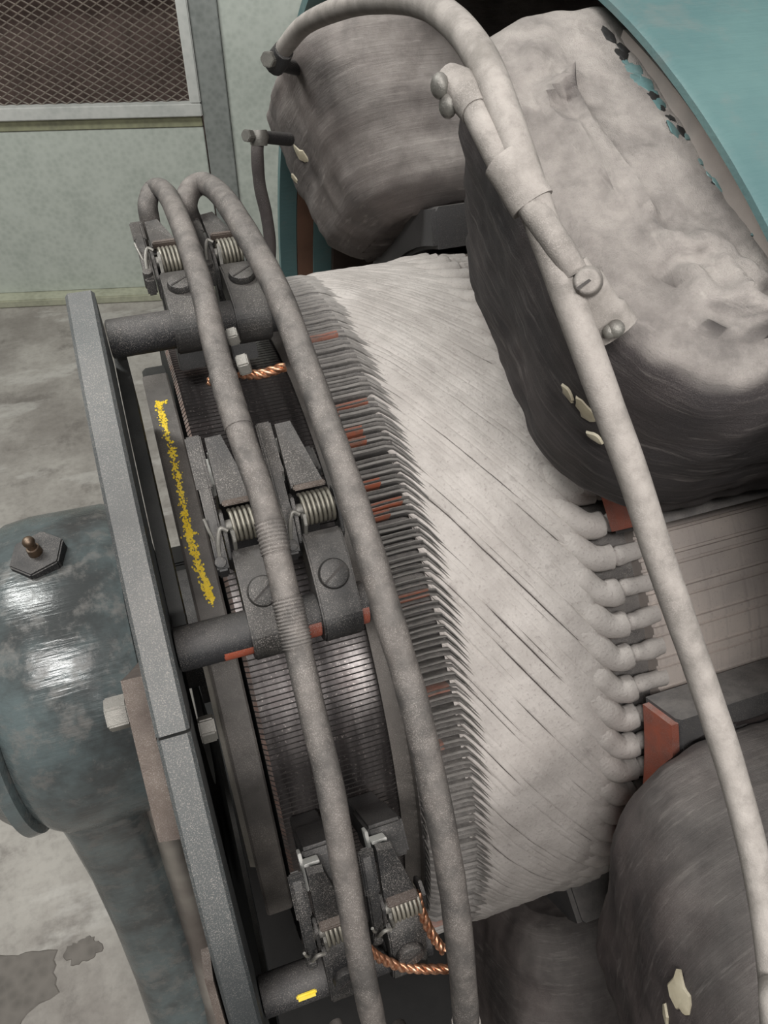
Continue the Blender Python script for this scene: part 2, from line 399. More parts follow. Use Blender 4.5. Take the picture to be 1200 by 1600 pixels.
# ------------------------------------------------------------------ armature (one rotor: commutator, leads, winding, core, shaft)
arm = thing('armature', 'dust caked motor armature with copper commutator in the middle of the machine', 'armature', AX)
SC0, SC1, RC = .020, .114, .333
NB = 486; vs = []; fs = []; fm = []
srow = [SC0, SC0 + .003, .05, .07, .09, SC1 - .003, SC1]
dr = [-.004, 0, 0, 0, 0, 0, -.001]
for i in range(NB):
    a0 = 2 * pi * i / NB; da = 2 * pi / NB
    for q, (fr, dp) in enumerate(((0.0, 0), (.74, 0), (.77, -.0016), (.97, -.0016))):
        for s_, d_ in zip(srow, dr):
            r_ = RC + d_ + dp; a = a0 + da * fr; vs.append((s_, -r_ * sin(a), r_ * cos(a)))
k = len(srow)
for i in range(NB * 4):
    j = (i + 1) % (NB * 4)
    for q in range(k - 1):
        fs.append((i * k + q, i * k + q + 1, j * k + q + 1, j * k + q)); fm.append(1 if i % 4 in (1, 2, 3) else (2 if q == 0 else 0))
mesh_obj('commutator', vs, fs, None, arm, 25, mats=['comm', 'slot', 'bar_end'], fm=fm)
MB().lathe([(SC1, .325), (SC1, .3345), (.119, .337), (.1255, .341), (.127, .345), (.127, .31)], n=160).build('commutator_neck', 'band', arm)
MB().lathe([(-.004, .20), (-.004, .294), (.0, .297), (.018, .297), (.021, .3285), (.022, .30)], n=160).build('clamping_ring', 'ring_green', arm)
bd = MB().lathe([(-.0045, .310), (-.0045, .3280), (-.0025, .3295), (.0155, .3295), (.017, .328), (.017, .310)], -5, 84, 90, 'closed').build('insulating_band', 'band', arm)
MB().lathe([(-.0085, .315), (-.0085, .3235), (-.0045, .3255), (-.0045, .315)], 42, 73, 60, 'closed').build('dusty_flange', 'band_pale', arm)
# the chalk line on the band
b = MB(); rc = random.Random(3)
cpts = smooth_path([at_cyl(x, y, .3297) for x, y in ((247, 628), (256, 660), (270, 712), (283, 770), (294, 830), (307, 872), (322, 915), (331, 940))], 34)
cpts += smooth_path([at_cyl(x, y, .3297) for x, y in ((303, 834), (290, 838))], 12) + smooth_path([at_cyl(x, y, .3297) for x, y in ((258, 628), (246, 632))], 10)
for p in cpts:
    g = noise.noise(p * 90)
    for q in range(5):
        if rc.random() < .30 + (.25 if g < -.25 else 0): continue
        x = p.x + rc.gauss(0, .0015); ph = math.atan2(-p.y, p.z - AXZ) + rc.gauss(0, .003)
        rr = rc.uniform(.0004, .0011); k = rc.randint(5, 7); ring = []; 
        rad = .3297
        cc = Vector((x, -rad * sin(ph), rad * cos(ph)))
        e1 = Vector((1, 0, 0)); e2 = Vector((0, -cos(ph), -sin(ph))); e3 = Vector((0, -sin(ph), cos(ph)))
        base = [cc + e1 * (rr * cos(2 * pi * w_ / k) * rc.uniform(.7, 1.2)) + e2 * (rr * sin(2 * pi * w_ / k) * rc.uniform(.8, 1.5)) + e3 * .00005 for w_ in range(k)]
        b.add(base + [cc + e3 * .0006], [(w_, (w_ + 1) % k, k) for w_ in range(k)])
ch = b.build('chalk_mark', 'chalk', bd, smooth=0); ch['label'] = 'crumbly yellow chalk line'

# end winding: bars run askew from the leads to the slots
SV, SE = .166, .294
NS = 84; PIT = 360 / NS; TW = 262.0
prng = random.Random(11)
slot_rnd = [(prng.uniform(.25, 1.0), prng.uniform(.0, 1.0)) for _ in range(NS * 3)]
sub = 18; cols = NS * sub; rows = [SV - .004, SV - .001, SV + .002] + [SV + .002 + (SE - SV - .002) * j / 46 for j in range(1, 47)] + [SE + .004]
vs = []; gap = []
for i in range(cols):
    psi = i * PIT / sub
    for s_ in rows:
        ph = psi + TW * (s_ - SV) * (1 - .10 * ((s_ - SV) / (SE - SV)))
        fr = (i % (sub // 3)) / (sub / 3); idx = i // (sub // 3)
        if fr > .5: idx += 1; dd = 1 - fr
        else: dd = fr
        idx %= NS * 3
        dep, rn = slot_rnd[idx]
        tS = (s_ - SV) / (SE - SV)
        main = idx % 3 == 0
        sel = noise.noise(Vector((tS * 3.0 + idx * 7.3, idx * 1.7, 0)))        # the crack opens and closes along the bar
        if main: g = dep * max(0.12, min(1, .62 + sel * 1.6)) * (1.0 if rn > .25 else .5)
        else: g = dep * max(0.0, min(1, .26 + sel * 1.6)) * (.85 if tS > .3 else 1.0)
        near = max(0, 1 - tS * 5.5)
        g = max(g, near * .7 * dep)
        wdt = .19 if main else .15
        kk = max(0, 1 - dd / wdt)
        hgt = -g * kk * (.0042 if main else .0028)
        q = Vector((s_ * 1.0, psi * .0063, 0))
        hgt += noise.noise(q * 55) * .0009 + noise.noise(q * 160) * .0005
        hgt += .0022 * max(0, 1 - tS * 7) * (1 - min(1, dd * 3.2)) * -.6
        g = max(g * kk, .95 * max(0, 1 - ((ph + 6.0) / 2.6) ** 2 - ((s_ - .186) / .013) ** 2) * (.6 + noise.noise(q * 140))) if True else g
        if s_ > SE - .012: hgt -= ((s_ - SE + .012) / .016) ** 2 * .010
        rr = .3645 - .0012 * tS - .0050 * max(0, 1 - tS * 5.2) + hgt
        vs.append((s_, -rr * sin(R(ph)), rr * cos(R(ph)))); gap.append(g)
k = len(rows); fs = []
for i in range(cols):
    j = (i + 1) % cols
    for q in range(k - 1): fs.append((i * k + q, i * k + q + 1, j * k + q + 1, j * k + q))
ew = mesh_obj('end_winding', vs, fs, 'rotor', arm, 180)
at_ = ew.data.attributes.new('gap', 'FLOAT', 'POINT'); at_.data.foreach_set('value', gap)
MB().lathe([(.127, .30), (.127, .345), (.175, .345), (.20, .352), (.284, .352), (.288, .345), (.337, .345), (.337, .30)], n=128).build('winding_bed', 'gap_dark', arm)

# leads between the commutator neck and the bend of the winding
def lead_mesh(seed, copper):
    rr_ = random.Random(seed); vs = []; fs = []; fm = []
    path = [(.1275, 0), (.134, .05), (.148, 0), (.160, 0), (.166, .25), (.172, 1.5), (.180, 3.5), (.19, 6.1)]
    j1 = rr_.uniform(-.12, .12); top = rr_.uniform(-.0012, .0012)
    prof = [(-.0033, -.012), (-.0033, -.0012), (-.0022, .0007), (-.0011, -.0006), (0, -.0045), (.0011, -.0006), (.0022, .0007), (.0033, -.0012), (.0033, -.012)]
    for q, (s_, dph) in enumerate(path):
        base = .3618 + top + (-.004 if q == 0 else 0) + (.001 if q in (3, 4, 5) else 0) - (.0009 * max(0, q - 5))
        wob = rr_.uniform(-.05, .05)
        for (tt, hh) in prof:
            r_ = base + hh; a = R(dph + j1 * (1 if q < 4 else .3) + wob) + tt / r_ * (.86 if q < 5 else .75)
            vs.append((s_, -r_ * sin(a), r_ * cos(a)))
    k = len(prof)
    for q in range(len(path) - 1):
        for w_ in range(k - 1):
            fs.append((q * k + w_, q * k + w_ + 1, (q + 1) * k + w_ + 1, (q + 1) * k + w_))
            m_ = 1 if w_ in (1, 2, 5, 6) and q >= 4 else (1 if w_ in (1, 6) else 0)
            if copper and q < copper and w_ in (1, 2, 5, 6, 0, 7): m_ = 2
            fm.append(m_)
    fs.append(tuple(range(k))); fm.append(2 if copper else 0)
    me = bpy.data.meshes.new('riser_lead'); me.from_pydata(vs, [], fs)
    for m in ('lead', 'lead_edge', 'copper_edge'): me.materials.append(MAT[m])
    me.polygons.foreach_set('material_index', fm)
    bm = bmesh.new(); bm.from_mesh(me); bmesh.ops.recalc_face_normals(bm, faces=bm.faces); bm.to_mesh(me); bm.free()
    me.polygons.foreach_set('use_smooth', [True] * len(me.polygons)); me.set_sharp_from_angle(angle=R(50)); return me
plain = [lead_mesh(i, 0) for i in range(8)]; cop = [lead_mesh(20 + i, 1 + i % 3) for i in range(6)]
lp = PIT / 3; rl = random.Random(5)
for i in range(-26, 73):
    ph = i * lp
    p_c = .75 if 14 < ph < 26 else (.45 if 26 < ph < 60 else .12)
    me = rl.choice(cop) if rl.random() < p_c else rl.choice(plain)
    o = bpy.data.objects.new('riser_lead', me); COL.objects.link(o); o.parent = arm; o.rotation_euler = (R(ph + rl.uniform(-.12, .12)), 0, 0)
# the leads out of sight round the back
b = MB()
for i in range(73, 252 - 26):
    b.lathe([(.1275, .35), (.130, .361), (.164, .361), (.170, .352)], i * lp - .45, i * lp + .45, 1)
o = b.build('far_riser_leads', 'lead', arm); o['kind'] = 'stuff'

# knuckles where the coils turn into the slots
def knuckle(seed):
    rk = random.Random(seed); b = MB()
    pth = []
    for (s_, dph, r_) in ((.262, -7.4, .3515), (.274, -4.6, .3545), (.286, -2.1, .3570), (.296, -.45, .3580), (.304, 0, .3580), (.312, 0, .3585), (.318, 0, .3588), (.326, 0, .3578), (.342, 0, .3572)):
        a = R(dph + rk.uniform(-.12, .12)); pth.append((s_, -r_ * sin(a), r_ * cos(a)))
    pp = smooth_path(pth, 5)
    rad = []
    for p in pp:
        s_ = p.x; rd = .0104
        if s_ > .315: rd = .0074
        if abs(s_ - .3145) < .0018: rd = .0066
        rad.append(rd * (1 + .16 * noise.noise(p * 80 + Vector((seed, 0, 0)))))
    b.tube(pp, rad, 12, True, (.85, 1.0), (0, 0, 1)); return b
ks = []
for i in range(6):
    o = knuckle(i).build('coil_knuckle', 'rotor', arm, smooth=70); ks.append(o)
first = True; kr = random.Random(2)
PSI_E = TW * (.297 - SV) * .9
base_k = (PSI_E % PIT) + PIT * .5
kk = 0
for i in range(-10, 26):
    ph = i * PIT + base_k
    if kk < 6: o = ks[kk]
    else: o = ks[kr.randrange(6)].copy(); COL.objects.link(o); o.parent = arm
    o.rotation_euler = (R(ph), 0, 0); kk += 1
# core
vs = []; fs = []; crow = [.336, .338, .345, .50, .69, .70]; 
prof = [(-.5, 0), (-.40, 0), (-.38, -.0022), (-.30, -.0026), (-.28, -.0008), (.28, -.0008), (.30, -.0026), (.38, -.0022), (.40, 0)]
for i in range(NS):
    for (fr, dp) in prof:
        a = R(base_k + (i + fr) * PIT)
        for q, s_ in enumerate(crow):
            r_ = .3605 + dp - (.0015 if q in (0, 5) else 0); vs.append((s_, -r_ * sin(a), r_ * cos(a)))
k = len(crow); n_ = NS * len(prof)
for i in range(n_):
    j = (i + 1) % n_
    for q in range(k - 1): fs.append((i * k + q, i * k + q + 1, j * k + q + 1, j * k + q))
fs.append(tuple(i * k for i in range(n_))); fs.append(tuple(i * k + k - 1 for i in range(n_))[::-1])
mesh_obj('core', vs, fs, 'core', arm, 30)
MB().lathe([(-.26, 0), (-.26, .055), (-.02, .055), (-.02, .075), (1.2, .075), (1.2, 0)], n=48).build('shaft', 'iron', arm)
MB().lathe([(.70, .345), (.74, .36), (.84, .355), (.86, .30)], n=96).build('far_end_winding', 'gap_dark', arm)

# ------------------------------------------------------------------ field frame (yoke)
t = thing('field_frame', 'big teal cylindrical motor frame ring at the top right', 'motor frame', AX)
MB().lathe([(.300, .6245), (.300, .6285), (.304, .631), (1.15, .631), (1.15, .6245)], n=200, cap='closed').build('outer_shell', 'teal', t)
MB().lathe([(.330, .612), (.330, .6235), (1.1, .6235), (1.1, .612)], n=160, cap='closed').build('yoke', 'frame_dark', t)
MB().lathe([(.250, .645), (.250, .657), (.277, .657), (.277, .645)], -125, -32, 60, cap='closed').build('far_rim', 'teal', t)
MB().lathe([(.278, .640), (.278, .650), (.330, .650), (.330, .640)], -125, -32, 60, cap='closed').build('primer_strip', 'pink', t)
for sg in (-1, 1):
    MB().box((.7, sg * .42, -.6), (.5, .16, .14), None, .01).build('foot', 'teal', t)

t = thing('shade_plate', 'added black plate for the shade under the machine, seen below the brush spindles', 'shade_plate', (.5, 0, 0))
MB().box((.05, 0, .035), (1.21, 1.60, .066), None, .006).build('plate', 'shade_chip', t)  # added plate that keeps the space under the machine black
for sg in (-1, 1): MB().box((.05, sg * .77, .038), (1.21, .06, .075), None, .004).build('side_rail', 'shade_chip', t)

# ------------------------------------------------------------------ field poles
def coil_mesh(seed, lump, phi, feats=(), fine=False):
    """taped coil, local frame: x axial from the core middle, y tangential (up = smaller phi), z radial from .37"""
    na = 400 if fine else 240; NCAP = 60 if fine else 24; vs = []; fs = []
    hs = []
    h0, h1 = .398, .602
    rings = []
    for q in range(1, 13): rings.append((h0 - .0 , q / 12 * .9, 0))
    for q in range(0, 7): a = pi / 2 * q / 6; rings.append((h0 + .032 * (1 - cos(a)), 1, -.032 * (1 - sin(a))))
    for q in range(1, 16): rings.append((h0 + .032 + (h1 - h0 - .062) * q / 16, 1, 0))
    for q in range(0, 8): a = pi / 2 * q / 7; rings.append((h1 - .030 * (1 - sin(a)), 1, -.030 * (1 - cos(a))))
    for q in range(1, NCAP): rings.append((h1, 1 - q / NCAP, -.030))
    FT = []
    ca_, sa_ = cos(R(phi)), sin(R(phi)); nv = Vector((0, -sa_, ca_)); tv = Vector((0, ca_, sa_)); o3 = CAM - AX
    def loc2(px, py):
        d = ray(px, py); k = (h1 - o3.dot(nv)) / d.dot(nv); q = o3 + d * k; return Vector((q.x - .5, q.dot(tv)))
    for (xa, ya, xb, yb, w_, hh) in feats: FT.append((loc2(xa, ya), loc2(xb, yb), w_, hh))
    sd = Vector((seed * 13.1, seed * 5.7, 0))
    for (h, sc_, ins) in rings:
        L = .243 + .26 * (h - .40); W_ = .128 + .10 * (h - .40)
        for i in range(na):
            a = 2 * pi * (i + .5) / na
            ca, sa = cos(a), sin(a); e = 2 / 5.0
            # even spread round a rounded rectangle
            cr = .075
            per = [(L - cr) * 2, (W_ - cr) * 2]
            u = (i / na) * (2 * per[0] + 2 * per[1] + 2 * pi * cr)
            x = y = nx_ = ny_ = 0
            segs = [('l', per[1]), ('a', pi / 2 * cr), ('l', per[0]), ('a', pi / 2 * cr), ('l', per[1]), ('a', pi / 2 * cr), ('l', per[0]), ('a', pi / 2 * cr)]
            cor = [(L - cr, W_ - cr), (-(L - cr), W_ - cr), (-(L - cr), -(W_ - cr)), (L - cr, -(W_ - cr))]
            ang = 0; ci = 0
            for si, (kd, ln) in enumerate(segs):
                if u <= ln + 1e-9:
                    if kd == 'l':
                        p0 = cor[(ci - 1) % 4]; d_ = Vector((-sin(ang), cos(ang))); nn = Vector((cos(ang), sin(ang)))
                        pp = Vector(p0) + nn * cr + d_ * u
                    else:
                        t_ = ang + u / cr; nn = Vector((cos(t_), sin(t_))); pp = Vector(cor[ci]) + nn * cr
                    break
                u -= ln
                if kd == 'a': ang += pi / 2; ci = (ci + 1) % 4
            pp = pp + nn * ins
            if sc_ < 1: pp = pp * sc_ if True else pp
            P_ = Vector((pp.x, pp.y, h - .37)); n3 = Vector((nn.x, nn.y, 0)) if sc_ == 1 else Vector((0, 0, 1 if h > .5 else -1))
            if sc_ == 1 and ins < 0: n3 = (n3 + Vector((0, 0, (1 if h > .5 else -1) * (-ins / .03)))).normalized()
            q_ = P_ + sd
            bulge = .005 * sin(pi * max(0, min(1, (h - h0) / (h1 - h0)))) if sc_ == 1 else 0
            dsp = noise.noise(q_ * 16) * .006 * lump
            # tape turns: bands run round the coil section
            if sc_ == 1: 
                fold = abs(noise.noise(Vector((q_.x * 5, q_.y * 5, q_.z * 42)))); dsp += .0075 * lump * max(0, .32 - fold) * (1.6 if h < .48 else 1.0) + .0022 * abs(noise.noise(Vector((q_.x * 14, q_.y * 14, q_.z * 120)))) + .0018 * noise.noise(q_ * 70)
            else:
                rd = noise.noise(Vector((q_.x * 55, q_.y * 9, 3.3))); dsp += .0105 * lump * max(0, rd - .05) + .0025 * lump * noise.noise(q_ * 70) + .005 * lump * max(0, noise.noise(q_ * 34 + Vector((9, 0, 0))))
                for (fa, fb, w_, hh) in FT:
                    ab = fb - fa; u_ = max(0, min(1, (pp - fa).dot(ab) / max(ab.length_squared, 1e-9))); dd_ = (pp - fa - ab * u_).length
                    if dd_ < w_ * 2.5: dsp += 1.35 * hh * math.exp(-(dd_ / w_) ** 2)
            vs.append(P_ + n3 * (dsp + bulge))
    nr = len(rings)
    for r_ in range(nr - 1):
        for i in range(na):
            j = (i + 1) % na; fs.append((r_ * na + i, r_ * na + j, (r_ + 1) * na + j, (r_ + 1) * na + i))
    fs.append(tuple(range(na))[::-1]); fs.append(tuple(range((nr - 1) * na, nr * na)))
    return vs, fs
def field_pole(phi, label, seed, mat, lump, half=18.5, plate='orange', feats=(), fine=False):
    t = thing('field_pole', label, 'field pole', M(.5, phi, .37), (R(phi), 0, 0), 'field poles around the armature')
    vs, fs = coil_mesh(seed, lump, phi, feats, fine); mesh_obj('coil', vs, fs, mat, t, 60)
    b = MB().lathe([(-.185, .3705), (-.185, .408), (-.182, .412), (.182, .412), (.185, .408), (.185, .3705)], -half, half, 24, 'closed')
    sh = b.build('pole_shoe', 'shoe', t, Vector((0, 0, .37)))
    b = MB().box((0, 0, .13), (.28, .15, .20)); b.build('pole_body', 'frame_dark', t)
    for sg in (-1, 1):
        b = MB().lathe([(sg * .1905, .3745), (sg * .1905, .4105), (sg * .1845, .4105), (sg * .1845, .3745)], -half + .4, half - .4, 24, 'closed')
        o = b.build('end_plate', plate, sh, Vector((0, 0, .37)))
        if plate == 'orange': o['label'] = 'red orange end plate'
    MB().lathe([(-.188, .588), (-.188, .614), (.19, .614), (.19, .588)], -9.8, 9.8, 20, 'closed').build('pole_seat', 'core_dust', t, Vector((0, 0, .37)))
    return t
FP = {}
FP[1] = field_pole(-41, 'far field coil with two terminal lugs, against the galvanized sheet', 1, 'tape_mid', 1.0, plate='shoe')
FEAT = [(835, 172, 882, 140, .004, .006), (882, 140, 1012, 335, .0035, .006), (890, 205, 962, 315, .004, .005), (868, 238, 965, 405, .004, .005), (905, 205, 1045, 400, .0045, .004), (830, 150, 900, 122, .003, .003), (850, 192, 852, 190, .008, .006), (905, 320, 1000, 470, .005, .004),
        (1095, 385, 1130, 400, .006, .006), (1120, 425, 1150, 470, .006, .007), (1075, 440, 1100, 480, .007, .006), (1135, 485, 1180, 500, .007, .006), (1095, 525, 1150, 545, .006, .005), (1160, 425, 1190, 440, .006, .006), (1050, 385, 1075, 400, .005, .005), (1030, 425, 1055, 450, .004, -.004), (935, 425, 1030, 545, .004, .005), (1000, 520, 1045, 545, .008, .005), (1170, 560, 1200, 570, .008, .005)]
FP[2] = field_pole(20.5, 'big dust covered field coil at the upper right under the teal frame', 2, 'tape', .8, feats=FEAT, fine=True)
FP[3] = field_pole(78, 'dark field coil bulging at the lower right corner', 3, 'tape_dark', .7)
FP[4] = field_pole(136, 'dark field coil below the armature at the bottom edge', 4, 'tape_dark', .6, plate='shoe')
# bare flakes where tape is torn
def flake(parent, p, n, size, seed, name='torn_flake', along=None, th=1.0):
    rr_ = random.Random(seed); n = n.normalized(); u = (along - n * along.dot(n)).normalized() if along else n.orthogonal().normalized(); w_ = n.cross(u); k = 11
    ringp = [p + u * (size * cos(2 * pi * i / k) * rr_.uniform(.5, 1.1)) + w_ * (size * .6 * sin(2 * pi * i / k) * rr_.uniform(.5, 1.1)) for i in range(k)]
    top = [q + n * .0015 * th + (p - q) * .12 for q in ringp]
    vs = ringp + top + [p + n * .0025 * th]
    fs = [(i, (i + 1) % k, k + (i + 1) % k, k + i) for i in range(k)] + [(k + i, k + (i + 1) % k, 2 * k) for i in range(k)]
    inv = Matrix.Translation(parent.location) @ parent.rotation_euler.to_matrix().to_4x4(); inv = inv.inverted()
    return mesh_obj(name, [inv @ v for v in vs], fs, 'flake', parent, 40)

# ------------------------------------------------------------------ rocker ring that carries the brush arms
t = thing('rocker_ring', 'grey split rocker ring left of the commutator', 'ring', AX)
prof = [(-.039, .452), (-.039, .4685), (-.037, .471), (-.0225, .471), (-.0205, .4685), (-.0205, .452)]
for nm, a0, a1, dr_ in (('upper_half', 8.5, 44.1, 0), ('lower_half', 44.35, 200, -.0015)):
    pr = [(x, r_ + dr_) for x, r_ in prof[1:5]] + [(-.0205, .405), (-.039, .405)]
    MB().lathe(pr, a0, a1, 60, 'closed').build(nm, 'ring', t)
MB().lathe([(-.034, .16), (-.034, .406), (-.027, .406), (-.027, .16)], 18, 200, 60, 'closed').build('gap_shade_sheet', 'ring_green', t)  # added near-black sheet, stands for the deep shade behind the ring
MB().lathe([(-.0200, .345), (-.0200, .404), (-.011, .404), (-.011, .345)], 6, 37, 40, 'closed').build('inner_rib', 'ring_green', t)
MB().lathe([(-.052, .36), (-.052, .452), (-.040, .456), (-.040, .36)], 40, 52, 16, 'closed').build('rusty_lug', 'rust', t)
b = MB(); c = M(-.018, 46.5, .405) - AX; b.hexn(c, (1, 0, 0), .009, .010, bev=.001, rot=.4); b.build('split_nut', 'steel', t)
b = MB(); c = M(-.053, 42.5, .43) - AX; b.hexn(c, (-1, 0, 0), .0105, .013, bev=.001, rot=.2); b.build('hex_bolt', 'steel', t)
MB().lathe([(-.046, .44), (-.046, .462), (-.041, .466), (-.041, .44)], 63, 80, 12, 'closed').build('rusty_clamp', 'rust', t)

# ------------------------------------------------------------------ brush arms and brush holders
PHI_ARM = (7, 39, 74.5); RARM = .42
arm_lab = ('dusty grey brush spindle at the far top of the rocker ring', 'dusty grey brush spindle with red orange patches across the commutator', 'brush spindle at the bottom beside the yellow mark')
for i, ph in enumerate(PHI_ARM):
    t = thing('brush_spindle', arm_lab[i], 'spindle', M(-.0205, ph, RARM), (R(ph), 0, 0), 'brush spindles on the rocker ring')
    MB().cyl((.0005, 0, 0), (.122, 0, 0), .0138, None, 28, .0015).build('rod', 'iron', t)
    if i == 1:
        for (x0, x1, a0, a1) in ((.027, .0465, 132, 205), (.0725, .089, 112, 205), (.097, .1205, 105, 205)):
            b = MB(); vs = []; fs = []; n_ = 16
            for q in range(n_ + 1):
                a = R(a0 + (a1 - a0) * q / n_); j = .0025 * noise.noise(Vector((q * .5, x0 * 100, 0)))
                for x in (x0 + j, x1): vs.append((x, .01395 * cos(a), .01395 * sin(a)))
            for q in range(n_): fs.append((q * 2, q * 2 + 1, q * 2 + 3, q * 2 + 2))
            b.add(vs, fs); o = b.build('varnish_patch', 'orange', t); o['label'] = 'worn red orange patch'
    if i == 2:
        b = MB().box((.030, .0045, .0125), (.014, .006, .003), None, .001); o = b.build('paint_mark', 'chalk', t); o['label'] = 'yellow paint dab'

def brush_holder(label):
    """local: x axial about its middle, y tangential towards smaller phi, z radial from the arm centre"""
    t = thing('brush_holder', label, 'brush holder', group='brush holders on the spindles')
    # clamp: bent plate hugging the rod and running up over the commutator
    W_ = .0255
    out = []
    for a in range(200, 80, -10): out.append((.0185 * cos(R(a)), .0185 * sin(R(a))))
    out += [(.004, .0190), (.03, .0195), (.046, .016), (.051, .012), (.051, -.004), (.03, -.004), (.017, -.0075)]
    for a in range(-25, -165, -12): out.append((.0185 * cos(R(a)), .0185 * sin(R(a))))
    mx = Matrix(((0, 0, 1, -W_ / 2), (1, 0, 0, 0), (0, 1, 0, 0), (0, 0, 0, 1)))
    # keep the rod bore clear by building it as plate strips
    b = MB(); b.prism(out, mx, W_, .0012); b.build('clamp', 'holder', t)
    sc_ = MB(); sc_.cyl((0, .022, .019), (0, .022, .0245), .0098, .0092, 28, .0012); s_o = sc_.build('screw', 'holder', t)
    MB().box((0, .022, .0246), (.0168, .0013, .0006), Matrix.Rotation(R(35), 3, 'Z')).build('screw_slot', 'slot', s_o)
    # spring
    pts = []; tn = 6.5
    for q in range(int(tn * 18) + 1):
        a = 2 * pi * q / 18; pts.append((-.0085 + .019 * q / (tn * 18), .066 + .0098 * cos(a), .012 + .0098 * sin(a)))
    MB().tube(pts, .00125, 8, True).build('spring', 'spring', t)
    MB().cyl((-.017, .066, .012), (.0145, .066, .012), .0042, None, 16).build('spring_pin', 'steel', t)
    # side cheeks that carry the pin
    ck = [(.040, -.003), (.046, .012), (.060, .0185), (.074, .0185), (.078, .010), (.070, .000), (.055, -.004)]
    mxc = lambda x: Matrix(((0, 0, 1, x), (1, 0, 0, 0), (0, 1, 0, 0), (0, 0, 0, 1)))
    MB().prism(ck, mxc(-.0150), .0024, .0005).build('cheek', 'holder', t)
    MB().prism(ck, mxc(.0128), .0024, .0005).build('cheek', 'holder', t)
    # long left finger
    fg = [(.036, .004), (.040, .016), (.060, .022), (.090, .019), (.122, .013), (.126, .009), (.122, .006), (.090, .011), (.062, .010)]
    MB().prism(fg, mxc(-.0232), .0072, .0012).build('finger', 'holder', t)
    MB().box((-.0195, .108, .0135), (.0098, .036, .003), Matrix.Rotation(R(-10), 3, 'X'), .001).build('finger_pad', 'holder', t)
    e = MB(); e.tube(smooth_path([(-.0205, .046, .0165), (-.0195, .056, .0225), (-.0165, .064, .026), (-.0125, .062, .025)], 6), .0013, 8)
    e.tube(smooth_path([(-.0205, .056, .019), (-.023, .064, .024), (-.0245, .072, .0265)], 6), .0010, 8)
    e.build('hook', 'steel', t)
    MB().cyl((-.0205, .045, .006), (-.0205, .045, .020), .0036, None, 14, .0006).build('pivot', 'holder', t)
    # pressure lever: wide wedge on the brush
    vs = [(-.0125, .123, .012), (-.0025, .123, .0135), (.0085, .080, .0165), (-.0125, .080, .0165)]
    lo = [(x, y, z - .0055) for x, y, z in vs]
    MB().add(vs + lo, [(0, 1, 2, 3), (7, 6, 5, 4), (0, 4, 5, 1), (1, 5, 6, 2), (2, 6, 7, 3), (3, 7, 4, 0)]).build('lever', 'holder', t, smooth=0)
    l2 = MB(); l2.box((-.0015, .0795, .0185), (.0205, .0035, .0065), Matrix.Rotation(R(12), 3, 'X'), .0008); l2.build('lever_lip', 'rust', t)
    fk = [(.048, .008), (.055, .021), (.062, .024), (.060, .017), (.066, .0135), (.056, .008)]
    MB().prism(fk, mxc(-.0105), .0022, .0004).build('catch', 'steel', t)
    # brush box and carbon brush standing on the commutator
    bx = MB(); bx.box((.0005, .0865, -.030), (.025, .025, .052), Matrix.Rotation(R(-35), 3, 'X'), .0022); bxo = bx.build('brush_box', 'holder_dark', t)
    MB().box((.0005, .0630, -.0640), (.021, .021, .044), Matrix.Rotation(R(-35), 3, 'X'), .0008).build('brush', 'carbon', t)
    MB().box((-.0075, .1125, -.0045), (.010, .0022, .012), Matrix.Rotation(R(-35), 3, 'X'), .0004).build('edge_glint', 'white', bxo)  # painted highlight along the box edge
    MB().box((-.0132, .1015, -.0085), (.0022, .024, .011), Matrix.Rotation(R(-35), 3, 'X'), .0004).build('edge_glint', 'white', bxo)
    return t
HX = (.0375, .0820)
hl = [['left brush holder on the far top spindle, beside the ring', 'right brush holder on the far top spindle, next to the winding'],
      ['left brush holder on the middle spindle beside the yellow chalk line', 'right brush holder on the middle spindle between the two bus cables'],
      ['lower left brush holder at the bottom with its box behind the left bus cable', 'lower right brush holder at the bottom with a copper braid beside it']]
proto = None
for i, ph in enumerate(PHI_ARM):
    for j, x in enumerate(HX):
        h = proto if proto else None
        if h is None: proto = h = brush_holder(hl[i][j])
        else: h = copy_tree(proto, hl[i][j])
        h.location = M(x, ph, RARM); h.rotation_euler = (R(ph), 0, 0)

# ------------------------------------------------------------------ bus cables over the commutator
def wrapped(i, a): return 1
def cable(name, label, pts, rad, mat, cat='cable', group=None, wraps=(), n=16, wob=.05, per=10):
    sp = smooth_path(pts, per); base = sp[len(sp) // 2].copy()
    t = thing(name, label, cat, base, group=group)
    rr_ = [(rad if not isinstance(rad, (list, tuple)) else rad[0] + (rad[1] - rad[0]) * i / (len(sp) - 1)) * (1 + wob * noise.noise(p * 45)) for i, p in enumerate(sp)]
    MB().tube(sp, rr_, n).build('sheath', mat, t, base, 60)
    for (f0, f1, nm, m_, k_) in wraps:
        i0, i1 = int(f0 * (len(sp) - 1)), int(f1 * (len(sp) - 1)) + 1
        seg = smooth_path(sp[i0:i1 + 1], 8)
        r0 = rr_[i0] * 1.04
        if k_ == 'cord':
            rads = [r0 * (1 + .07 * (q % 4 in (0, 1))) for q in range(len(seg))]
        else: rads = [r0 * (1.06 + .05 * noise.noise(p * 200)) for p in seg]
        MB().tube(seg, rads, n).build(nm, m_, t, base, 60)
    return t, sp
def cp(lst, r): return [at_cyl(x, y, r if not isinstance(r, dict) else r) for x, y in lst]
def cq(*l): return [at_cyl(x, y, r) for x, y, r in l]
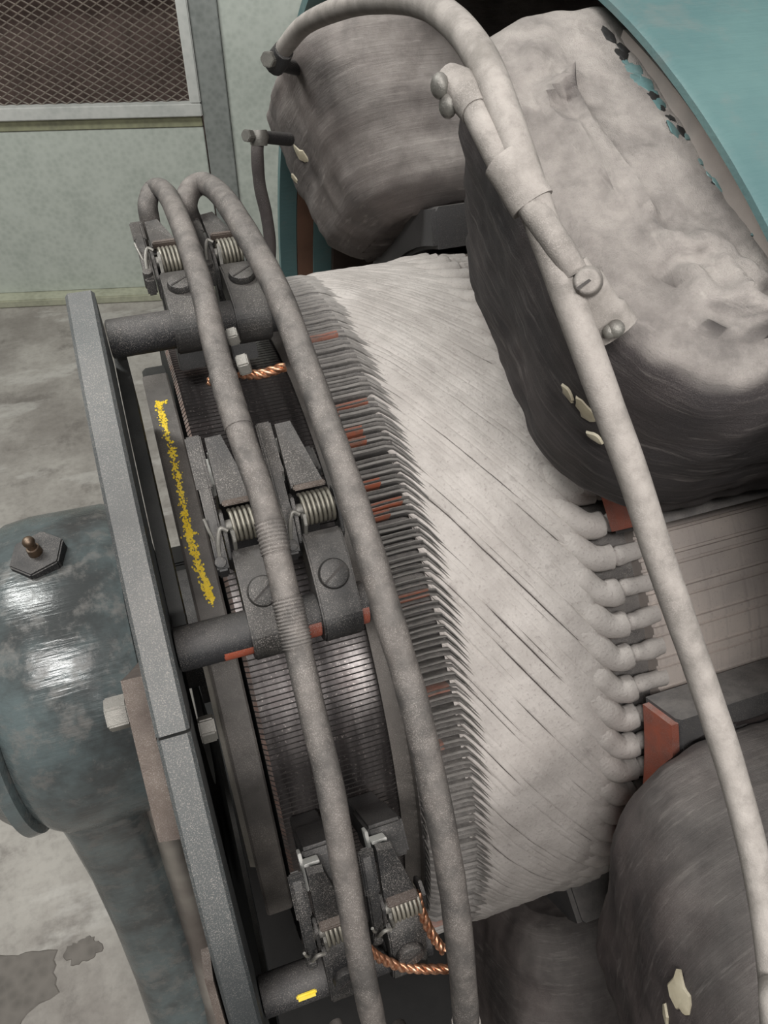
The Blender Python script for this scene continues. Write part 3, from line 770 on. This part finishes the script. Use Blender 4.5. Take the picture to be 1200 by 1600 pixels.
Lp = cq((246, 425, .40), (240, 392, .42), (235, 350, .445), (231, 318, .460), (240, 296, .467), (258, 300, .470), (282, 348, .472)) + cp([(314, 445), (341, 560), (377, 680), (411, 780), (440, 900), (465, 1010), (490, 1120), (516, 1230), (546, 1400), (567, 1520), (584, 1600), (600, 1680), (618, 1800)], .474) + [M(.044, 96, .474), M(.043, 110, .468), M(.040, 120, .452), M(.036, 124, .43)]
tL, spL = cable('bus_cable', 'left taped bus cable arching over the brush holders', Lp, .0080, 'bus_cable', group='bus cables', wraps=((.358, .385, 'tape_wrap', 'bus_cable', 'tape'), (.448, .465, 'cord_wrap', 'bus_cable', 'cord'), (.495, .519, 'cord_wrap', 'bus_cable', 'cord')))
Rp = cq((330, 405, .40), (318, 382, .42), (302, 352, .44), (291, 322, .458), (298, 297, .467), (318, 287, .470), (345, 305, .473)) + cp([(379, 355), (432, 452), (481, 580), (531, 720), (577, 860), (612, 980), (642, 1080), (671, 1200), (692, 1300), (712, 1420), (725, 1550), (730, 1640), (732, 1760)], .476) + [M(.107, 100, .474), M(.104, 114, .466), M(.098, 122, .45)]
tR, spR = cable('bus_cable', 'right grey bus cable crossing the winding leads', Rp, .0089, 'bus_cable', group='bus cables', wraps=((.797, .82, 'tape_wrap', 'cable', 'tape'),))
# lugs and nuts on the left cable
def nut_on(parent, px, py, r, axis, rad, h):
    base = parent.location
    p = at_cyl(px, py, r) - base
    MB().hexn(p, axis, rad, h, bev=.0008, rot=.5).build('hex_nut', 'steel', parent)
for (x, y) in ((322, 545), (356, 528)): nut_on(tL, x, y, .462, (1, -.1, .2), .0065, .007)
for (x, y) in ((334, 590), (372, 572)): nut_on(tL, x, y, .462, (1, -.1, .2), .0075, .0075)

def braid(label, pts, rad=.0030):
    sp = smooth_path(pts, 14); base = sp[0].copy(); b = MB()
    # three strands twisted together
    for k in range(3):
        st = []
        for i, p in enumerate(sp):
            tn = (sp[min(i + 1, len(sp) - 1)] - sp[max(i - 1, 0)]).normalized(); u = tn.orthogonal().normalized() if i == 0 else (u - tn * u.dot(tn)).normalized(); w_ = tn.cross(u)
            a = 2 * pi * k / 3 + i * .42; st.append(p + u * rad * .55 * cos(a) + w_ * rad * .55 * sin(a))
        b.tube(st, rad * .62, 8)
    o = b.build('copper_braid', 'copper', None, base, 60); o.location = base
    return tag(o, label, 'copper braid', 'copper braids of the brushes')
braid('short copper braid between the two bus cables at the top', [at_cyl(374, 584, .455), at_cyl(405, 585, .448), at_cyl(445, 573, .452)])
braid('copper braid end poking out left of the left bus cable', [at_cyl(326, 596, .45), at_cyl(342, 598, .452), at_cyl(352, 620, .44), at_cyl(362, 660, .41)], .0026)
braid('copper braid curving between the bus cables at the bottom edge', [at_cyl(572, 1480, .452), at_cyl(592, 1496, .448), at_cyl(625, 1510, .445), at_cyl(660, 1514, .447), at_cyl(700, 1514, .452)])
braid('steep copper braid running down beside the lower right brush box', [at_cyl(652, 1395, .44), at_cyl(660, 1428, .442), at_cyl(676, 1462, .446), at_cyl(694, 1486, .452)])

# ------------------------------------------------------------------ field cables
fc = [(432, 97, .90), (448, 70, .88), (480, 36, .83), (545, 9, .72), (610, 0, .62), (665, 7, .54), (712, 38, .475), (752, 92, .43), (783, 165, .405), (812, 250, .392), (840, 330, .385), (872, 420, .382), (908, 520, .381), (948, 630, .385), (990, 745, .393), (1030, 870, .405), (1070, 985, .42), (1108, 1095, .435), (1142, 1200, .448), (1172, 1310, .46), (1194, 1420, .47), (1208, 1530, .48), (1215, 1650, .49)]
tF, spF = cable('field_cable', 'long dusty field cable sweeping from the far coil down the right side', [at_dist(*p) for p in fc] + [M(.30, 97, .665), M(.30, 110, .655), M(.29, 121, .635)], (.0085, .0066), 'cable', wob=.03)
def inl(parent, v): return v - parent.location
# its lug on the far coil
e = at_dist(432, 97, .90)
b = MB(); b.tube([at_dist(444, 78, .885), at_dist(436, 92, .897), at_dist(428, 104, .905)], [.0095, .011, .010], 12); b.build('lug', 'iron', tF, tF.location)
b = MB(); b.hexn(at_dist(424, 92, .89), at_dist(424, 92, .89) - at_dist(436, 90, .905), .0075, .010); b.build('lug_bolt', 'steel', tF, tF.location)
b = MB(); b.cyl(at_dist(436, 100, .915), at_dist(490, 112, .965), .0065, .0075, 12); o = b.build('terminal_stud', 'iron', FP[1]); 
def reparent_verts(o, parent):
    inv = (Matrix.Translation(parent.location) @ parent.rotation_euler.to_matrix().to_4x4()).inverted(); o.data.transform(inv)
reparent_verts(o, FP[1])
b = MB(); b.cyl(at_dist(400, 213, .93), at_dist(452, 218, .985), .0062, .007, 12); o = b.build('terminal_stud', 'iron', FP[1]); reparent_verts(o, FP[1])
# clamp sleeve and short cable down to the screw terminal
k0 = .375
sc2 = [(742, 172, .408), (760, 208, .399), (785, 256, .392), (812, 300, .388), (842, 340, .381), (872, 385, .378), (896, 425, .38)]
tS, spS = cable('terminal_cable', 'short dusty cable clamped beside the long field cable on the big coil', [at_dist(*p) for p in sc2], .0064, 'cable', wob=.03)
b = MB(); b.tube([at_dist(698, 118, .425), at_dist(715, 135, .42), at_dist(730, 152, .415), at_dist(744, 176, .407)], [.0062, .0090, .0085, .0070], 14); b.build('lug', 'cable', tS, tS.location, 60)
for (x, y) in ((687, 134), (700, 165)):
    b = MB(); c = at_dist(x, y, .415); b.sphere(c, .0052, (.8, 1, 1.1)); ax_ = at_dist(x + 20, y - 8, .42); b.cyl(c, ax_, .0028, None, 10); b.build('lug_bolt', 'steel', tS, tS.location, 60)
b = MB(); cen = [(788, 250, .392), (802, 270, .389), (818, 296, .387), (832, 320, .385)]
b.tube(smooth_path([at_dist(*p) for p in cen], 6), [.0118] * 19, 18, True, (.66, .86), up=at_dist(810, 280, .3) - at_dist(810, 280, .4)); b.build('clamp_sleeve', 'cable', tS, tS.location, 60)
b = MB(); b.tube(smooth_path([at_dist(893, 418, .381), at_dist(915, 450, .382), at_dist(938, 486, .386), at_dist(962, 520, .392)], 6), [.0068] * 5 + [.0085] * 8 + [.0098] * 6, 14, True, (.55, 1.15), up=at_dist(920, 460, .3) - at_dist(920, 460, .4)); b.build('terminal_lug', 'cable', tS, tS.location, 60)
c = at_dist(918, 440, .374); nrm = (CAM - c).normalized()
b = MB(); b.cyl(c - nrm * .004 + _up * 0, c + nrm * .0035, .0068, .0056, 20, .0014); so = b.build('terminal_screw', 'cable', tS, tS.location, 60)
b = MB(); b.box(c + nrm * .0034, (.0112, .0013, .0012), Matrix((_rt, _up, nrm)).transposed() @ Matrix.Rotation(R(35), 3, 'Z')); b.build('screw_slot', 'slot', so, tS.location)
c = at_dist(962, 514, .384)
b = MB(); b.sphere(c, .0042, n=12); b.sphere(at_dist(953, 518, .384), .0036, n=12); b.build('lug_bolt', 'steel', tS, tS.location, 60)
# black lead of the far coil
tB, spB = cable('black_cable', 'thin black lead hanging from the lower lug of the far coil', [at_dist(*p) for p in ((404, 214, .93), (402, 240, .93), (406, 290, .94), (416, 335, .95), (422, 380, .96), (421, 420, .97), (418, 455, .99), (412, 500, 1.02))], .0068, 'black_cable')
b = MB(); b.tube([at_dist(405, 228, .93), at_dist(404, 214, .93), at_dist(403, 203, .93)], [.0085, .011, .009], 12); b.build('lug', 'steel', tB, tB.location, 60)
b = MB(); b.hexn(at_dist(392, 212, .92), at_dist(388, 212, .915) - at_dist(405, 212, .93), .0065, .009); b.build('lug_bolt', 'steel', tB, tB.location)

# torn flakes on coils
def cam_n(p): return (CAM - p).normalized()
def coil_hit(px, py, pole):
    dg = bpy.context.evaluated_depsgraph_get(); d = ray(px, py).normalized()
    ob = [c for c in pole.children if c.name.startswith('coil')][0]
    mw = Matrix.Translation(pole.location) @ pole.rotation_euler.to_matrix().to_4x4(); iv = mw.inverted()
    ok, loc, nor, _ = ob.ray_cast(iv @ CAM, (iv.to_3x3() @ d))
    return (mw @ loc, mw.to_3x3() @ nor) if ok else (None, None)
bpy.context.view_layer.update()
for (x, y, k, sz, sd) in ((473, 243, 1, .016, 1), (462, 280, 1, .010, 2), (1062, 1552, 3, .014, 3), (1072, 1568, 3, .011, 8), (1042, 1585, 3, .010, 4), (915, 640, 2, .010, 5), (930, 682, 2, .007, 6), (888, 612, 2, .008, 7)):
    p, n = coil_hit(x, y, FP[k])
    if p: o = flake(FP[k], p, n, sz, sd); o['label'] = 'pale torn flake'

rp_ = random.Random(9)
for q in range(46):
    f_ = q / 45; a_, b_ = ((948, 48), (1048, 186)) if f_ < .5 else ((1048, 186), (1196, 372)); g_ = f_ * 2 % 1.0001 if f_ < .5 else f_ * 2 - 1
    if rp_.random() < .25: continue
    x = a_[0] + (b_[0] - a_[0]) * g_ + rp_.uniform(-7, 4); y = a_[1] + (b_[1] - a_[1]) * g_ + rp_.uniform(-3, 6)
    p, n = coil_hit(x, y, FP[2])
    if p:
        teal_ = rp_.random() < .62
        o = flake(FP[2], p, n, rp_.uniform(.0035, .0090), rp_.randrange(99), 'paint_chip', at_dist(1190, 370, .45) - at_dist(948, 48, .50), .35); o.data.materials[0] = MAT['teal' if teal_ else 'shade_chip']; o['label'] = 'chip of teal paint' if teal_ else 'dark chipped spot'

# ------------------------------------------------------------------ bearing pedestal
t = thing('bearing_pedestal', 'oily teal bearing pedestal with a hex plug, left of the rocker ring', 'bearing pedestal', (-.14, 0, 0))
T0 = Vector((-.14, 0, 0)) - AX
def ped(mb, nm, mat, sm=40): return mb.build(nm, mat, t, T0, sm)
ped(MB().lathe([(-.062, .02), (-.062, .150), (-.066, .160), (-.078, .166), (-.15, .168), (-.175, .165), (-.188, .158), (-.196, .150), (-.199, .142), (-.199, .02)], n=120), 'housing', 'teal_dirty', 40)
ped(MB().lathe([(-.198, .05), (-.198, .150), (-.201, .157), (-.212, .158), (-.216, .150), (-.228, .140), (-.235, .11), (-.238, .05)], n=96), 'end_cap', 'teal_dirty', 40)
ped(MB().lathe([(-.0615, .10), (-.0615, .348), (-.055, .351), (-.0525, .348), (-.0525, .10)], 41, 52, 30, 'closed'), 'rusty_bracket', 'rust')
# column: rounded sections from the housing to the floor, spreading towards the feet
def loft(secs, s0, s1, rad, mat, nm, e=.45):
    vs = []; fs = []; n_ = 48
    for (z, hu, es) in secs:
        a0, a1 = s0 - es, s1 + es * .3
        for i in range(n_):
            a = 2 * pi * i / n_; cx, cy = cos(a), sin(a)
            x = (abs(cx) ** e) * (1 if cx > 0 else -1) * (a1 - a0) / 2 + (a0 + a1) / 2
            y = (abs(cy) ** e) * (1 if cy > 0 else -1) * hu
            vs.append((x, y, z - AXZ))
    for q in range(len(secs) - 1):
        for i in range(n_): j = (i + 1) % n_; fs.append((q * n_ + i, q * n_ + j, (q + 1) * n_ + j, (q + 1) * n_ + i))
    fs.append(tuple(range(n_))); fs.append(tuple(range((len(secs) - 1) * n_, len(secs) * n_)))
    b = MB(); b.add(vs, fs); return ped(b, nm, mat, 50)
loft([(AXZ, .145, -.004), (.68, .15, -.002), (.60, .142, 0), (.50, .146, 0), (.38, .165, .001), (.25, .195, .004), (.12, .24, .008), (.04, .30, .014), (0, .30, .014)], -.199, -.092, .03, 'teal_dirty', 'column')
loft([(AXZ - .02, .12, 0), (.66, .150, 0), (.56, .157, .003), (.45, .166, .010), (.33, .186, .018), (.2, .225, .025), (.08, .29, .030), (0, .32, .030)], -.112, -.066, .03, 'bright', 'front_rib', .75)
pb = at_cyl(62, 872, .167) - AX; nrm = Vector((0, pb.y, pb.z)).normalized(); nrm = (nrm + Vector((-.12, -.1, 0))).normalized()
b = MB(); b.hexn(pb - nrm * .006, nrm, .0265, .015, bev=.0015, rot=.25); pl = ped(b, 'hex_plug', 'iron', 30)
b = MB(); b.cyl(pb + nrm * .008, pb + nrm * .017, .0068, .0062, 18, .001); b.cyl(pb + nrm * .017, pb + nrm * .022, .0045, .0045, 14); b.sphere(pb + nrm * .025, .0058, (1, 1, 1), 14); b.build('grease_nipple', 'brass', pl, T0, 40)
b = MB(); c = at_cyl(205, 1112, .34) - AX; c = M(-.0615, 45, .338) - AX; b.hexn(c, (-1, 0, 0), .0088, .012, bev=.0012, rot=.1); ped(b, 'hex_bolt', 'steel', 30)

# oil stains on the floor, thin films with their own outline
def stain(px, py, sz, seed, label):
    c = at_floor(px, py); rr_ = random.Random(seed); k = 40; b = MB()
    ringp = [(sz * (1 + .45 * noise.noise(Vector((cos(2 * pi * i / k) * 1.5 + seed, sin(2 * pi * i / k) * 1.5, 0))) + .25 * noise.noise(Vector((i * .9, seed, 0)))) * cos(2 * pi * i / k), sz * .8 * (1 + .45 * noise.noise(Vector((cos(2 * pi * i / k) * 1.5 + seed, sin(2 * pi * i / k) * 1.5, 0))) + .25 * noise.noise(Vector((i * .9, seed, 0)))) * sin(2 * pi * i / k), 0) for i in range(k)]
    b.add([(x, y, .0) for x, y, _ in ringp] + [(x * .97, y * .97, .0012) for x, y, _ in ringp], [(i, (i + 1) % k, k + (i + 1) % k, k + i) for i in range(k)] + [tuple(range(k, 2 * k))])
    o = b.build('oil_stain', 'stain', smooth=0); o.location = (c.x, c.y, .0005); return tag(o, label, 'stain', 'oil stains on the floor')
stain(10, 1545, .075, 1, 'larger dark oil stain on the concrete at the lower left corner')
stain(130, 1485, .026, 2, 'small dark oil stain on the concrete left of the pedestal foot')
